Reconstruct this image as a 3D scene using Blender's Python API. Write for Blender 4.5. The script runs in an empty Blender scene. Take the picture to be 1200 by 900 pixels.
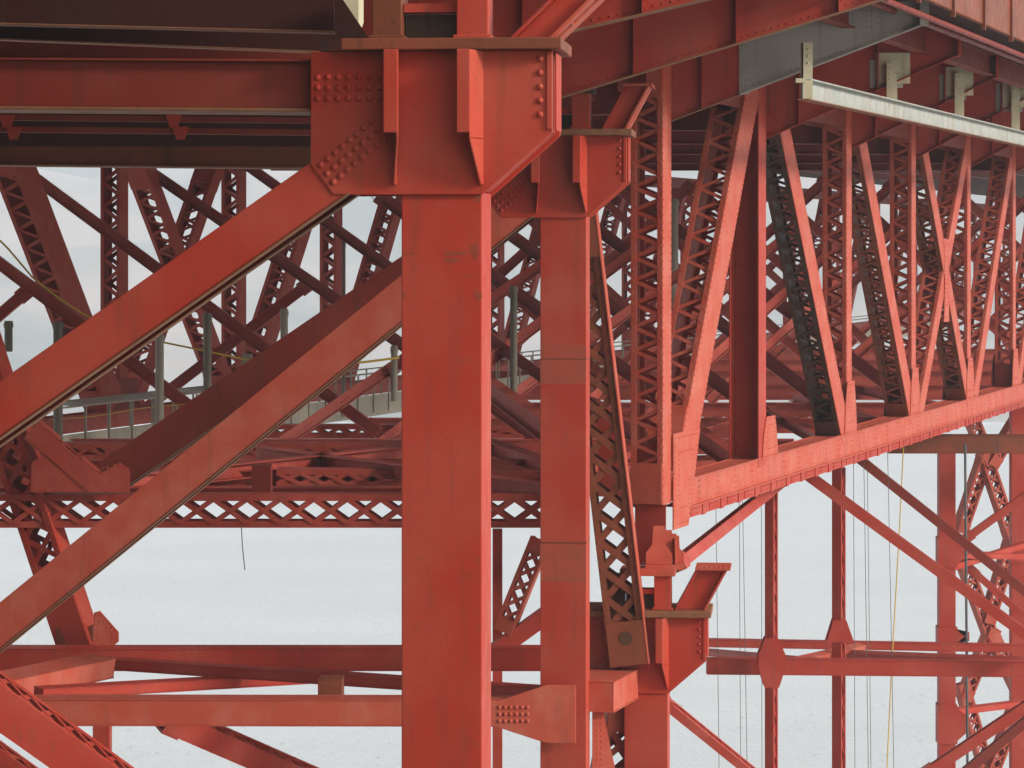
import bpy, math, random
from mathutils import Vector as V, noise
random.seed(7)
C = bpy.context.scene
F = 3200.0            # focal length in photo pixels (photo is 1200 wide)
HY = 291.0            # row of the horizon in the photo
EYE = 120.0            # camera height above the water

# ------------------------------------------------------------------ camera
cam = bpy.data.objects.new('camera', bpy.data.cameras.new('camera'))
C.collection.objects.link(cam); C.camera = cam
cam.location = (0, 0, EYE); cam.rotation_euler = (math.radians(90), 0, 0)
cam.data.sensor_width = 36; cam.data.lens = 36 * F / 1200
cam.data.shift_y = -(450 - HY) / 1200
cam.data.clip_start = 0.5; cam.data.clip_end = 30000

# ------------------------------------------------------------------ light
SUN_AZ, SUN_EL = 114.0, 22.0      # azimuth clockwise from the view direction, elevation
w = bpy.data.worlds.new('World'); C.world = w; w.use_nodes = True
nt = w.node_tree; N = nt.nodes; N.clear(); L = nt.links
out = N.new('ShaderNodeOutputWorld'); bg = N.new('ShaderNodeBackground')
sky = N.new('ShaderNodeTexSky'); sky.sky_type = 'NISHITA'; sky.sun_disc = False
sky.sun_elevation = math.radians(SUN_EL); sky.sun_rotation = math.radians(SUN_AZ)
sky.air_density = 1.0; sky.dust_density = 4.0; sky.ozone_density = 1.5
tc = N.new('ShaderNodeTexCoord'); ns = N.new('ShaderNodeTexNoise'); ns.inputs['Scale'].default_value = 2.6
ns.inputs['Detail'].default_value = 6; L.new(tc.outputs['Generated'], ns.inputs['Vector'])
rp = N.new('ShaderNodeValToRGB'); rp.color_ramp.elements[0].position = .30; rp.color_ramp.elements[1].position = .62
rp.color_ramp.elements[0].color = (.62, .62, .62, 1); rp.color_ramp.elements[1].color = (.95, .95, .95, 1)
L.new(ns.outputs['Fac'], rp.inputs['Fac'])
mx = N.new('ShaderNodeMixRGB'); mx.inputs['Color2'].default_value = (8.2, 8.2, 8.2, 1)   # thin bright overcast
L.new(rp.outputs['Color'], mx.inputs['Fac']); L.new(sky.outputs['Color'], mx.inputs['Color1'])
L.new(mx.outputs['Color'], bg.inputs['Color']); bg.inputs['Strength'].default_value = 0.13
L.new(bg.outputs['Background'], out.inputs['Surface'])
sd = bpy.data.lights.new('sun', 'SUN'); sd.energy = 2.6; sd.angle = math.radians(10); sd.color = (1, .94, .86)
so = bpy.data.objects.new('sun', sd); C.collection.objects.link(so)
a, e = math.radians(SUN_AZ), math.radians(SUN_EL)
so.rotation_euler = V((math.sin(a) * math.cos(e), math.cos(a) * math.cos(e), math.sin(e))).to_track_quat('Z', 'Y').to_euler()
so.location = (30, -20, 90)
C.view_settings.view_transform = 'Standard'; C.view_settings.look = 'None'
C.view_settings.exposure = 0.5; C.view_settings.gamma = 1
C.render.engine = 'CYCLES'
C.cycles.max_bounces = 8; C.cycles.diffuse_bounces = 4; C.cycles.volume_bounces = 3

# ------------------------------------------------------------------ materials
def paint(name, base, worn, grime, rough=.5, scale=.9, wear=.35, streak=.5, spec=.14):
    m = bpy.data.materials.new(name); m.use_nodes = True
    n = m.node_tree.nodes; l = m.node_tree.links; b = n['Principled BSDF']
    b.inputs['Roughness'].default_value = rough; b.inputs['Specular IOR Level'].default_value = spec
    g = n.new('ShaderNodeNewGeometry')
    def noisef(sc, det, vec=None, mapping=None):
        t = n.new('ShaderNodeTexNoise'); t.inputs['Scale'].default_value = sc; t.inputs['Detail'].default_value = det
        if mapping:
            mp = n.new('ShaderNodeMapping'); mp.inputs['Scale'].default_value = mapping
            l.new(g.outputs['Position'], mp.inputs['Vector']); l.new(mp.outputs['Vector'], t.inputs['Vector'])
        else: l.new(g.outputs['Position'], t.inputs['Vector'])
        return t
    def ramp(src, p0, p1, v=1.0):
        r = n.new('ShaderNodeMapRange'); r.inputs['From Min'].default_value = p0; r.inputs['From Max'].default_value = p1
        r.inputs['To Max'].default_value = v; l.new(src, r.inputs['Value']); return r.outputs['Result']
    def mix(f, c1, c2):
        x = n.new('ShaderNodeMixRGB'); l.new(f, x.inputs['Fac'])
        for k, c in (('Color1', c1), ('Color2', c2)):
            if isinstance(c, tuple): x.inputs[k].default_value = (*c, 1)
            else: l.new(c, x.inputs[k])
        return x.outputs['Color']
    big = ramp(noisef(scale, 5).outputs['Fac'], .42, .68, .85)
    c = mix(big, base, worn)
    st = ramp(noisef(1.0, 4, mapping=(5.0, 5.0, .45)).outputs['Fac'], .56, .78, streak)
    c = mix(st, c, grime)
    sp = ramp(noisef(9.0, 6).outputs['Fac'], .62, .74, wear)
    c = mix(sp, c, grime)
    l.new(c, b.inputs['Base Color'])
    rn = ramp(noisef(4, 3).outputs['Fac'], .2, .8, .25)
    ad = n.new('ShaderNodeMath'); ad.operation = 'ADD'; ad.inputs[1].default_value = rough - .12; l.new(rn, ad.inputs[0]); l.new(ad.outputs[0], b.inputs['Roughness'])
    bp = n.new('ShaderNodeBump'); bp.inputs['Strength'].default_value = .12; bp.inputs['Distance'].default_value = .02
    l.new(noisef(22, 3).outputs['Fac'], bp.inputs['Height']); l.new(bp.outputs['Normal'], b.inputs['Normal'])
    return m
M = {
 'box':   paint('smooth_orange_paint', (.40,.040,.022), (.42,.080,.048), (.19,.055,.028), wear=.45, streak=.62, scale=.7),
 'stain': paint('rust_stained_paint', (.27,.055,.03), (.30,.06,.03), (.08,.04,.025), wear=.7, streak=.6, scale=6),
 'patch1': paint('sun_bleached_repaint', (.38,.052,.03), (.33,.07,.038), (.15,.055,.03), wear=.5, streak=.5, scale=1.4),
 'patch2': paint('old_repaint', (.37,.07,.04), (.30,.075,.042), (.15,.055,.03), wear=.5, streak=.6, scale=2.0),
 'red':   paint('orange_red_paint', (.37,.038,.022), (.41,.070,.045), (.15,.05,.03)),
 'truss': paint('sunlit_faded_orange_paint', (.44,.075,.042), (.47,.12,.078), (.20,.07,.045), scale=1.6),  # faded paint, with the salmon of sunlit faces put into the colour
 'far':   paint('far_orange_paint', (.35,.052,.034), (.39,.082,.056), (.18,.06,.045), scale=1.6),  # slightly paler red for the members farther back
 'dim':   paint('shaded_red_paint', (.20,.028,.017), (.22,.042,.026), (.08,.03,.02)),  # darker copy of the red, shade under the deck put into the colour
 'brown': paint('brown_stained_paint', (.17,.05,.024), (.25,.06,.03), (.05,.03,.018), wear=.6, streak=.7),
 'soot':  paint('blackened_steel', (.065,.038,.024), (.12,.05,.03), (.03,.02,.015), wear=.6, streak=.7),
 'tan':   paint('dusty_ledge', (.24,.11,.055), (.20,.08,.04), (.10,.06,.035), wear=.6, streak=.6, scale=2.5),
 'grey':  paint('grey_primer', (.33,.31,.28), (.38,.35,.31), (.12,.10,.09), wear=.3, streak=.5),
 'pale':  paint('pale_primer_beam', (.38,.39,.35), (.30,.32,.29), (.30,.16,.07), wear=.8, streak=.9, scale=2.0),
 'cream': paint('cream_primer', (.58,.53,.36), (.5,.45,.3), (.36,.20,.09), wear=.6, streak=.6, scale=3.0),
 'concrete': paint('weathered_concrete', (.38,.34,.27), (.30,.27,.22), (.17,.13,.09), rough=.85, streak=.7, wear=.5),
 'pipe':  paint('grey_green_pipe', (.17,.15,.11), (.13,.12,.09), (.07,.06,.05), rough=.45),
 'rail':  paint('grey_railing', (.32,.29,.23), (.26,.23,.18), (.16,.12,.08)),
 'rope':  paint('yellow_rope', (.62,.42,.06), (.55,.38,.08), (.4,.25,.08), streak=.1),
 'wire':  paint('dark_wire', (.10,.10,.10), (.14,.13,.12), (.06,.06,.06), streak=.1),
 'deck':  paint('shaded_deck_paint', (.045,.011,.007), (.035,.012,.008), (.04,.022,.016), rough=.8),  # near-black red, the deep shadow below the deck is in the colour
}

# ------------------------------------------------------------------ helpers
def P(px, py, d): return V(((px - 600) / F * d, d, EYE + (HY - py) / F * d))
def tag(o, label=None, cat=None, group=None, kind=None):
    if label: o['label'] = label
    if cat: o['category'] = cat
    if group: o['group'] = group
    if kind: o['kind'] = kind
    return o
def empty(name, loc, label, cat, group=None, rz=0):
    o = bpy.data.objects.new(name, None); C.collection.objects.link(o); o.location = loc; o.rotation_euler = (0, 0, rz)
    o.empty_display_size = .3
    return tag(o, label, cat, group)
class MB:
    def __init__(s): s.v = []; s.f = []; s.smooth = []
    def add(s, vs, fs, sm=False):
        n = len(s.v); s.v += [tuple(p) for p in vs]; s.f += [tuple(i + n for i in f) for f in fs]; s.smooth += [sm] * len(fs)
    def hexa(s, p): s.add(p, [(0,3,2,1),(4,5,6,7),(0,1,5,4),(1,2,6,5),(2,3,7,6),(3,0,4,7)])
    def box(s, x0, x1, y0, y1, z0, z1):
        s.hexa([V(q) for q in ((x0,y0,z0),(x1,y0,z0),(x1,y1,z0),(x0,y1,z0),(x0,y0,z1),(x1,y0,z1),(x1,y1,z1),(x0,y1,z1))])
    def prism(s, pts, off):
        off = V(off); n = len(pts); vs = [V(p) for p in pts] + [V(p) + off for p in pts]
        s.add(vs, [tuple(range(n)), tuple(range(2*n-1, n-1, -1))] + [(i, i+n, (i+1) % n + n, (i+1) % n) for i in range(n)])
    def bar(s, A, B, wv, hv):            # box from A to B, full cross vectors
        wv, hv = V(wv) / 2, V(hv) / 2
        s.hexa([A-wv-hv, A+wv-hv, A+wv+hv, A-wv+hv, B-wv-hv, B+wv-hv, B+wv+hv, B-wv+hv])
    def tube(s, pts, r, k=8):
        rings = []; pts = [V(p) for p in pts]
        for i, p in enumerate(pts):
            t = (pts[min(i+1, len(pts)-1)] - pts[max(i-1, 0)]).normalized()
            h = V((0,0,1)) if abs(t.z) < .9 else V((1,0,0)); a = t.cross(h).normalized(); b = t.cross(a)
            rings.append([p + (a*math.cos(j*2*math.pi/k) + b*math.sin(j*2*math.pi/k))*r for j in range(k)])
        vs = [q for R in rings for q in R]; fs = []
        for i in range(len(rings)-1):
            for j in range(k): fs.append((i*k+j, i*k+(j+1) % k, (i+1)*k+(j+1) % k, (i+1)*k+j))
        s.add(vs, fs, True); n = len(rings)
        s.add(rings[0], [tuple(range(k-1, -1, -1))]); s.add(rings[-1], [tuple(range(k))])
    def rivet(s, c, nrm, r=.022):
        nrm = V(nrm).normalized(); h = V((0,0,1)) if abs(nrm.z) < .9 else V((1,0,0))
        a = nrm.cross(h).normalized(); b = nrm.cross(a); k = 6; vs = []
        for rr, hh in ((r, -.004), (r*.85, r*.45)):
            vs += [c + nrm*hh + (a*math.cos(j*1.0472) + b*math.sin(j*1.0472))*rr for j in range(k)]
        vs.append(c + nrm*r*.75)
        s.add(vs, [(j, (j+1) % k, (j+1) % k + k, j+k) for j in range(k)] + [(j+k, (j+1) % k + k, 2*k) for j in range(k)], True)
    def rivets(s, p, q, nrm, step=.16, r=.022):
        p, q = V(p), V(q); n = max(1, int((q-p).length / step))
        for i in range(n+1): s.rivet(p.lerp(q, (i + .5) / (n+1)), nrm, r)
    def build(s, name, mat, parent=None, **k):
        me = bpy.data.meshes.new(name); me.from_pydata(s.v, [], s.f)
        me.polygons.foreach_set('use_smooth', s.smooth); me.materials.append(M[mat] if isinstance(mat, str) else mat)
        me.update()
        o = bpy.data.objects.new(name, me); C.collection.objects.link(o)
        if parent is not None:
            o.parent = parent; o.matrix_parent_inverse = INV.get(parent.name, parent_inv(parent))
        return tag(o, **k)
INV = {}
LOCAL = set()          # parents whose children are given in local coordinates
def parent_inv(p):
    from mathutils import Matrix
    if p.name in LOCAL: return Matrix()
    q = p; chain = []
    while q is not None: chain.append(q); q = q.parent
    m = Matrix()
    for q in reversed(chain):
        m = m @ q.matrix_parent_inverse @ q.matrix_basis if q.parent else m @ (Matrix.Translation(q.location) @ q.rotation_euler.to_matrix().to_4x4())
    return m.inverted()

class Fr:                                  # frame along a member
    def __init__(s, A, B, side):
        s.A = V(A); d = V(B) - s.A; s.L = d.length; s.t = d.normalized()
        side = V(side); s.s = (side - s.t * side.dot(s.t)).normalized(); s.u = s.t.cross(s.s)
    def p(s, l, a, b): return s.A + s.t*l + s.s*a + s.u*b
    def box(s, m, l0, l1, a0, a1, b0, b1):
        m.hexa([s.p(l0,a0,b0), s.p(l0,a1,b0), s.p(l0,a1,b1), s.p(l0,a0,b1), s.p(l1,a0,b0), s.p(l1,a1,b0), s.p(l1,a1,b1), s.p(l1,a0,b1)])
    def lace(s, m, w, b0, sg, style, bw, pitch, l0, l1, th=.014, plane='a'):
        # lacing bars across the open face at b0 (outwards = sg)
        n = max(1, round((l1-l0)/pitch)); st = (l1-l0)/n; h = w/2 - .015 - bw*.4
        def q(l, a, b): return s.p(l, a, b) if plane == 'a' else s.p(l, b, a)
        def seg(la, aa, lb, ab, lay):
            d = V((lb-la, ab-aa, 0)).normalized(); nx = V((-d.y, d.x, 0)) * bw/2
            z0 = b0 + sg*(.002 + lay*(th+.002)); z1 = z0 + sg*th
            vs = [q(la-nx.x, aa-nx.y, z0), q(la+nx.x, aa+nx.y, z0), q(lb+nx.x, ab+nx.y, z0), q(lb-nx.x, ab-nx.y, z0),
                  q(la-nx.x, aa-nx.y, z1), q(la+nx.x, aa+nx.y, z1), q(lb+nx.x, ab+nx.y, z1), q(lb-nx.x, ab-nx.y, z1)]
            m.hexa(vs)
        for i in range(n):
            x = l0 + i*st
            if style == 'Z':
                seg(x, -h, x+st/2, h, 0); seg(x+st/2, h, x+st, -h, 1)
            elif style == 'X':
                seg(x, -h, x+st, h, 0); seg(x, h, x+st, -h, 1)

UP = V((0,0,1))
TR = V((math.cos(math.radians(19.9)), -math.sin(math.radians(19.9)), 0))    # outward normal of the trusses
LG = V((math.sin(math.radians(19.9)), math.cos(math.radians(19.9)), 0))     # along the bridge, away from the camera
FRONT = V((0,-1,0))

def laced(name, A, B, side, w, h, mat, parent=None, style='Z', bw=.075, pitch=None, cap=.7, riv=False, lacemat=None, fl=None, both=True, lacepart=True, **tags):
    """built-up member: two channels w apart along `side`, h deep, joined by lacing bars on both open faces"""
    fr = Fr(A, B, side); m = MB(); t = .022; fl = fl or max(.07, w*.17)
    for sg in (-1, 1):
        a0, a1 = sorted((sg*(w/2-t), sg*w/2)); fr.box(m, 0, fr.L, a0, a1, -h/2, h/2)
        for sb in (-1, 1):
            b0, b1 = sorted((sb*(h/2-t), sb*h/2)); c0, c1 = sorted((sg*(w/2-fl), sg*(w/2-t-.001)))
            fr.box(m, 0, fr.L, c0, c1, b0, b1)
    for sb in (-1, 1):                     # batten plates at the ends
        for l0, l1 in ((0.02, cap), (fr.L-cap, fr.L-.02)):
            b0, b1 = sorted((sb*(h/2+.032), sb*(h/2+.047))); fr.box(m, l0, l1, -w/2+.01, w/2-.01, b0, b1)
            b0, b1 = sorted((sb*(h/2+.001), sb*(h/2+.031))); fr.box(m, l0+.01, l1-.01, -w/2+.012, w/2-.012, b0, b1)
    if riv:
        for sg in ((1,) if riv == 1 else (-1, 1)):
            for b in (-h/2+.07, h/2-.07): m.rivets(fr.p(0, sg*w/2, b), fr.p(fr.L, sg*w/2, b), fr.s*sg, .17, .026)
        for sb in (-1, 1):
            for a in (-w/2+.05, w/2-.05): m.rivets(fr.p(cap, a, sb*(h/2-.001)), fr.p(fr.L-cap, a, sb*(h/2-.001)), fr.u*sb, (pitch or w)/2, .026)
    o = m.build(name, mat, parent, **tags)
    for sb in ((-1, 1) if both else (1,)):
        ml = MB(); fr.lace(ml, w, sb*(h/2-.062), sb, style, bw, pitch or w, cap-.1, fr.L-cap+.1)
        ml.build('lacing', lacemat or mat, o)
    return o
def ibeam(name, A, B, side, w, h, mat, parent=None, t=.03, riv=False, flmat=None, **tags):
    """side = direction of the flange width; web stands along u"""
    fr = Fr(A, B, side); m = MB()
    fr.box(m, 0, fr.L, -t/2, t/2, -h/2+t+.001, h/2-t-.001)
    fb = MB()
    for sb in (-1, 1):
        b0, b1 = sorted((sb*(h/2-t), sb*h/2)); fr.box(fb if flmat else m, 0, fr.L, -w/2, w/2, b0, b1)
    if riv:
        for sa in (-1, 1):
            for b in (-h/2+t+.05, h/2-t-.05): m.rivets(fr.p(0, sa*t/2, b), fr.p(fr.L, sa*t/2, b), fr.s*sa, .17, .02)
    o = m.build(name, mat, parent, **tags)
    if flmat: fb.build('flange', flmat, o)
    return o
def boxbeam(name, A, B, side, w, h, mat, parent=None, lip=None, lacetop=False, **tags):
    """welded box with slightly proud flange plates (lip = tan dusty edges)"""
    fr = Fr(A, B, side); m = MB(); t = .02
    for sg in (-1, 1):
        a0, a1 = sorted((sg*(w/2-t), sg*w/2)); fr.box(m, 0, fr.L, a0, a1, -h/2+t, h/2-t)
    o = m.build(name, mat, parent, **tags)
    ec = MB()
    for l0, l1 in ((.004, .02), (fr.L-.02, fr.L-.004)): fr.box(ec, l0, l1, -w/2+t+.001, w/2-t-.001, -h/2+t+.001, h/2-t-.001)
    ec.build('end_plate', mat, o)
    fm = MB()
    for sb in (-1, 1):
        b0, b1 = sorted((sb*(h/2-t+.001), sb*(h/2+.002))); fr.box(fm, -.01, fr.L+.01, -w/2-.02, w/2+.02, b0, b1)
    fm.build('flange', lip or mat, o)
    return o
def gusset(pts, off, mat, parent, riv=None, name='gusset_plate', **tags):
    m = MB(); m.prism(pts, off)
    if riv:
        nrm, step, inset = riv; c = sum((V(p) for p in pts), V((0,0,0))) / len(pts); off = V(off)
        base = off if off.dot(V(nrm)) > 0 else V((0,0,0))
        for k in range(len(pts)):
            p = V(pts[k]).lerp(c, inset) + base; q = V(pts[(k+1) % len(pts)]).lerp(c, inset) + base
            m.rivets(p, q, nrm, step)
            p = p.lerp(c + base, .35); q = q.lerp(c + base, .35); m.rivets(p, q, nrm, step)
    return m.build(name, mat, parent, **tags)

# ------------------------------------------------------------------ water, hill
def node_mat(name):
    m = bpy.data.materials.new(name); m.use_nodes = True; return m, m.node_tree.nodes, m.node_tree.links
wm, n, l = node_mat('sea_water'); b = n['Principled BSDF']
b.inputs['Base Color'].default_value = (.30, .34, .34, 1); b.inputs['Roughness'].default_value = .28; b.inputs['IOR'].default_value = 1.33
g = n.new('ShaderNodeNewGeometry')
def wn(sx, sy, det):
    mp = n.new('ShaderNodeMapping'); mp.inputs['Scale'].default_value = (sx, sy, 1); t = n.new('ShaderNodeTexNoise'); t.inputs['Scale'].default_value = 1; t.inputs['Detail'].default_value = det
    l.new(g.outputs['Position'], mp.inputs['Vector']); l.new(mp.outputs['Vector'], t.inputs['Vector']); return t.outputs['Fac']
ad = n.new('ShaderNodeMath'); ad.operation = 'MULTIPLY_ADD'; ad.inputs[1].default_value = .5; l.new(wn(.9, .6, 6), ad.inputs[0]); l.new(wn(.09, .06, 4), ad.inputs[2])
bp = n.new('ShaderNodeBump'); bp.inputs['Strength'].default_value = .85; bp.inputs['Distance'].default_value = .8; l.new(ad.outputs[0], bp.inputs['Height']); l.new(bp.outputs['Normal'], b.inputs['Normal'])
cr = n.new('ShaderNodeValToRGB'); l.new(wn(.55, .22, 8), cr.inputs['Fac'])
cr.color_ramp.elements[0].position = .27; cr.color_ramp.elements[0].color = (.20,.22,.215,1)
cr.color_ramp.elements[1].position = .40; cr.color_ramp.elements[1].color = (.38,.39,.375,1)
lf = n.new('ShaderNodeMapRange'); lf.inputs['From Min'].default_value = .35; lf.inputs['From Max'].default_value = .65; lf.inputs['To Min'].default_value = .93; lf.inputs['To Max'].default_value = 1.04
l.new(wn(.006, .018, 6), lf.inputs['Value']); mu = n.new('ShaderNodeMixRGB'); mu.blend_type = 'MULTIPLY'; mu.inputs['Fac'].default_value = 1
l.new(cr.outputs['Color'], mu.inputs['Color1']); l.new(lf.outputs['Result'], mu.inputs['Color2']); l.new(mu.outputs['Color'], b.inputs['Base Color'])
m = MB(); m.add([(-3380,-140,0),(3580,-140,0),(3580,4780,0),(-3380,4780,0)], [(0,1,2,3)])
m.build('water', wm, kind='structure')

bm_, n, l = node_mat('light_block_bluff'); b = n['Principled BSDF']; b.inputs['Roughness'].default_value = .95  # unseen bluff behind the camera, added to block sky and water light
t1 = n.new('ShaderNodeTexNoise'); t1.inputs['Scale'].default_value = .25; t1.inputs['Detail'].default_value = 8
g = n.new('ShaderNodeNewGeometry'); l.new(g.outputs['Position'], t1.inputs['Vector'])
cr = n.new('ShaderNodeValToRGB'); l.new(t1.outputs['Fac'], cr.inputs['Fac'])
cr.color_ramp.elements[0].position = .4; cr.color_ramp.elements[0].color = (.04,.055,.025,1)
cr.color_ramp.elements[1].position = .62; cr.color_ramp.elements[1].color = (.15,.11,.07,1); l.new(cr.outputs['Color'], b.inputs['Base Color'])
m = MB(); vs = []; prof = [(20,-118.5),(14,-70),(8,-30),(3,-8),(1,-3),(-6,-2),(-14,1),(-26,10),(-42,20),(-70,34),(-110,48),(-140,52)]
for j, (y, z) in enumerate(prof):
    for i in range(40):
        x = -230 + 262*(i/39)**.8; q = V((x*.03, y*.05, 2)); k = 0 if j in (0,) else 1
        vs.append((x, y - abs(x)*(.10 if y > -6 else 0) + 2*k*noise.noise(q), EYE + z - (max(0, x-8)*1.6 if j else 0) + k*(abs(y)*.10)*noise.noise(q*1.7)))
m.add(vs, [(j*40+i, j*40+i+1, (j+1)*40+i+1, (j+1)*40+i) for j in range(len(prof)-1) for i in range(39)], True)
m.build('light_block_bluff', bm_, kind='structure')
hm, n, l = node_mat('hill_ground'); b = n['Principled BSDF']; b.inputs['Roughness'].default_value = .95
g = n.new('ShaderNodeNewGeometry')
t1 = n.new('ShaderNodeTexNoise'); t1.inputs['Scale'].default_value = .006; t1.inputs['Detail'].default_value = 9; l.new(g.outputs['Position'], t1.inputs['Vector'])
cr = n.new('ShaderNodeValToRGB'); l.new(t1.outputs['Fac'], cr.inputs['Fac'])
cr.color_ramp.elements[0].position = .38; cr.color_ramp.elements[0].color = (.05,.075,.05,1)
cr.color_ramp.elements[1].position = .64; cr.color_ramp.elements[1].color = (.26,.20,.15,1)
l.new(cr.outputs['Color'], b.inputs['Base Color'])
m = MB(); nx, ny = 110, 46; vs = []
for j in range(ny):
    for i in range(nx):
        x = -3000 + 6400*i/(nx-1); t = j/(ny-1); y = 1850 + 80*noise.noise(V((x*.002, 1.3, 0))) + 2800*t
        z = 360*(1-(1-t)**2.2) * (1 + .30*noise.noise(V((x*.0008, t*2, 4)))) + 60*t**.3*noise.fractal(V((x*.003, y*.003, 0)), .8, 2.1, 5) + (0 if j else -3)
        vs.append((x, y, max(z, -3 if j == 0 else .5+4*min(1,t*8))))
m.add(vs, [(j*nx+i, j*nx+i+1, (j+1)*nx+i+1, (j+1)*nx+i) for j in range(ny-1) for i in range(nx-1)], True)
m.build('hill', hm, kind='structure')
m = MB()
for k in range(170):                        # surf line and pale rocks under the far shore
    x = -3000 + 6400*k/170; y = 1830 + 80*noise.noise(V((x*.002, 1.3, 0))) + random.uniform(-3, 3); r = random.uniform(8, 24)
    m.add([(x-r, y, .03), (x, y-random.uniform(1,4), .03), (x+r, y, .03), (x, y+8, .5)], [(0,1,2,3)])
M['foam'] = paint('surf_foam', (.75,.76,.76), (.7,.7,.7), (.5,.5,.5), rough=.9)
m.build('surf', 'foam', kind='structure')

# ------------------------------------------------------------------ truss geometry
KN, KF, KW = 59000.0, 147600.0, 139000.0
def dN(px): return KN / (1756 - px)
def dF(px): return KF / (1756 - px)
def pN(px, z):  d = dN(px); return V(((px-600)/F*d, d, EYE+z))
def pF(px, z):  d = dF(px); return V(((px-600)/F*d, d, EYE+z))
def xN(d): return 1756 - KN/d
def xF(d): return 1756 - KF/d
def at_x(px, d, z): return V(((px-600)/F*d, d, EYE+z))
ZT, ZB = 2.95, -5.45           # top / bottom chord centre lines (relative to the eye)

# deck
def edge(d, off): return V(((xN(d)-600)/F*d + off, d, 0))
def edgeF(d, off): return V(((xF(d)-600)/F*d + off, d, 0))
deck = empty('bridge_deck', edge(60, 0) + V((0,0,EYE+5.4)), 'dark red underside of the roadway deck roofing the whole picture', 'deck')
m = MB(); p = [edge(-90, 6.3), edge(330, 6.3), edgeF(330, -7), edgeF(-90, -7)]
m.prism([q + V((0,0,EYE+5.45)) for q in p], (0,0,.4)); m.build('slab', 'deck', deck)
for off in (-25, -21, -17, -13, -9, -5, -2, 1.5, 4.2):
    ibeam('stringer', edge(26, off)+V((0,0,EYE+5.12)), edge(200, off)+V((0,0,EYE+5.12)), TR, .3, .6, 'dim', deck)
m = MB(); A, B = edge(26, 6.45), edge(210, 6.45)
m.bar(A+V((0,0,EYE+5.85)), B+V((0,0,EYE+5.85)), TR*.12, UP*1.3)
m.rivets(A+V((.06,0,EYE+5.2)), A.lerp(B,.6)+V((.06,0,EYE+5.2)), TR, .18, .03)
m.rivets(A+V((.06,0,EYE+6.3)), A.lerp(B,.6)+V((.06,0,EYE+6.3)), TR, .18, .03)
for k in range(52):
    q = A.lerp(B, (k+.5)/52); m.bar(q+V((.08,0,EYE+5.05)), q+V((.08,0,EYE+6.45)), TR*.10, LG*.10)
m.build('fascia', 'brown', deck)
for off, zz, rr in ((6.2, 4.95, .07), (5.2, 5.2, .08)):
    mp_ = MB(); mp_.tube([edge(30,off)+V((0,0,EYE+zz)), edge(180,off)+V((0,0,EYE+zz))], rr, 8); mp_.build('utility_pipe', 'dim', deck)
m = MB(); m.tube([edge(26,6.45)+V((0,0,EYE+6.9)), edge(210,6.45)+V((0,0,EYE+6.9))], .07)
for k in range(260):
    q = A.lerp(B, (k+.5)/260); m.bar(q+V((0,0,EYE+5.9)), q+V((0,0,EYE+6.85)), TR*.05, LG*.05)
m.build('handrail', 'red', deck)

# ------------------------------------------------------------------ floor beams with tapered brackets
ND = [(dN(x), x) for x in (770, 885, 985, 1062, 1128, 1181, 1226, 1265)]
brk = [ # depth, bottom line (x0,y0)-(x1,y1), end x, label
 (44.6, (400,99), (830,-2), 905, 'nearest red floor beam, cut by the top edge above the second column'),
 (52.0, (560,143), (1030,0), 1040, 'red floor beam just in front of the grey-ended one, edge rising over the second column'),
 (59.8, (768,148), (1085,27), 1085, 'floor beam with a bare grey primer outer end'),
 (67.8, (888,166), (1122,64), 1122, 'red floor beam right behind the grey-ended one, bright end plate'),
 (76.5, (983,181), (1166,90), 1166, 'red floor beam ending in a bright plate near the bent white conduit'),
 (85.0, (1062,191), (1215,107), 1215, 'red floor beam carrying the third cream plate from the left'),
 (94.0, (1128,200), (1262,126), 1262, 'red floor beam over the X-braced truss panel, cut by the right edge'),
 (102.6, (1180,206), (1306,140), 1306, 'farthest visible red floor beam at the right edge of the picture')]
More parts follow.
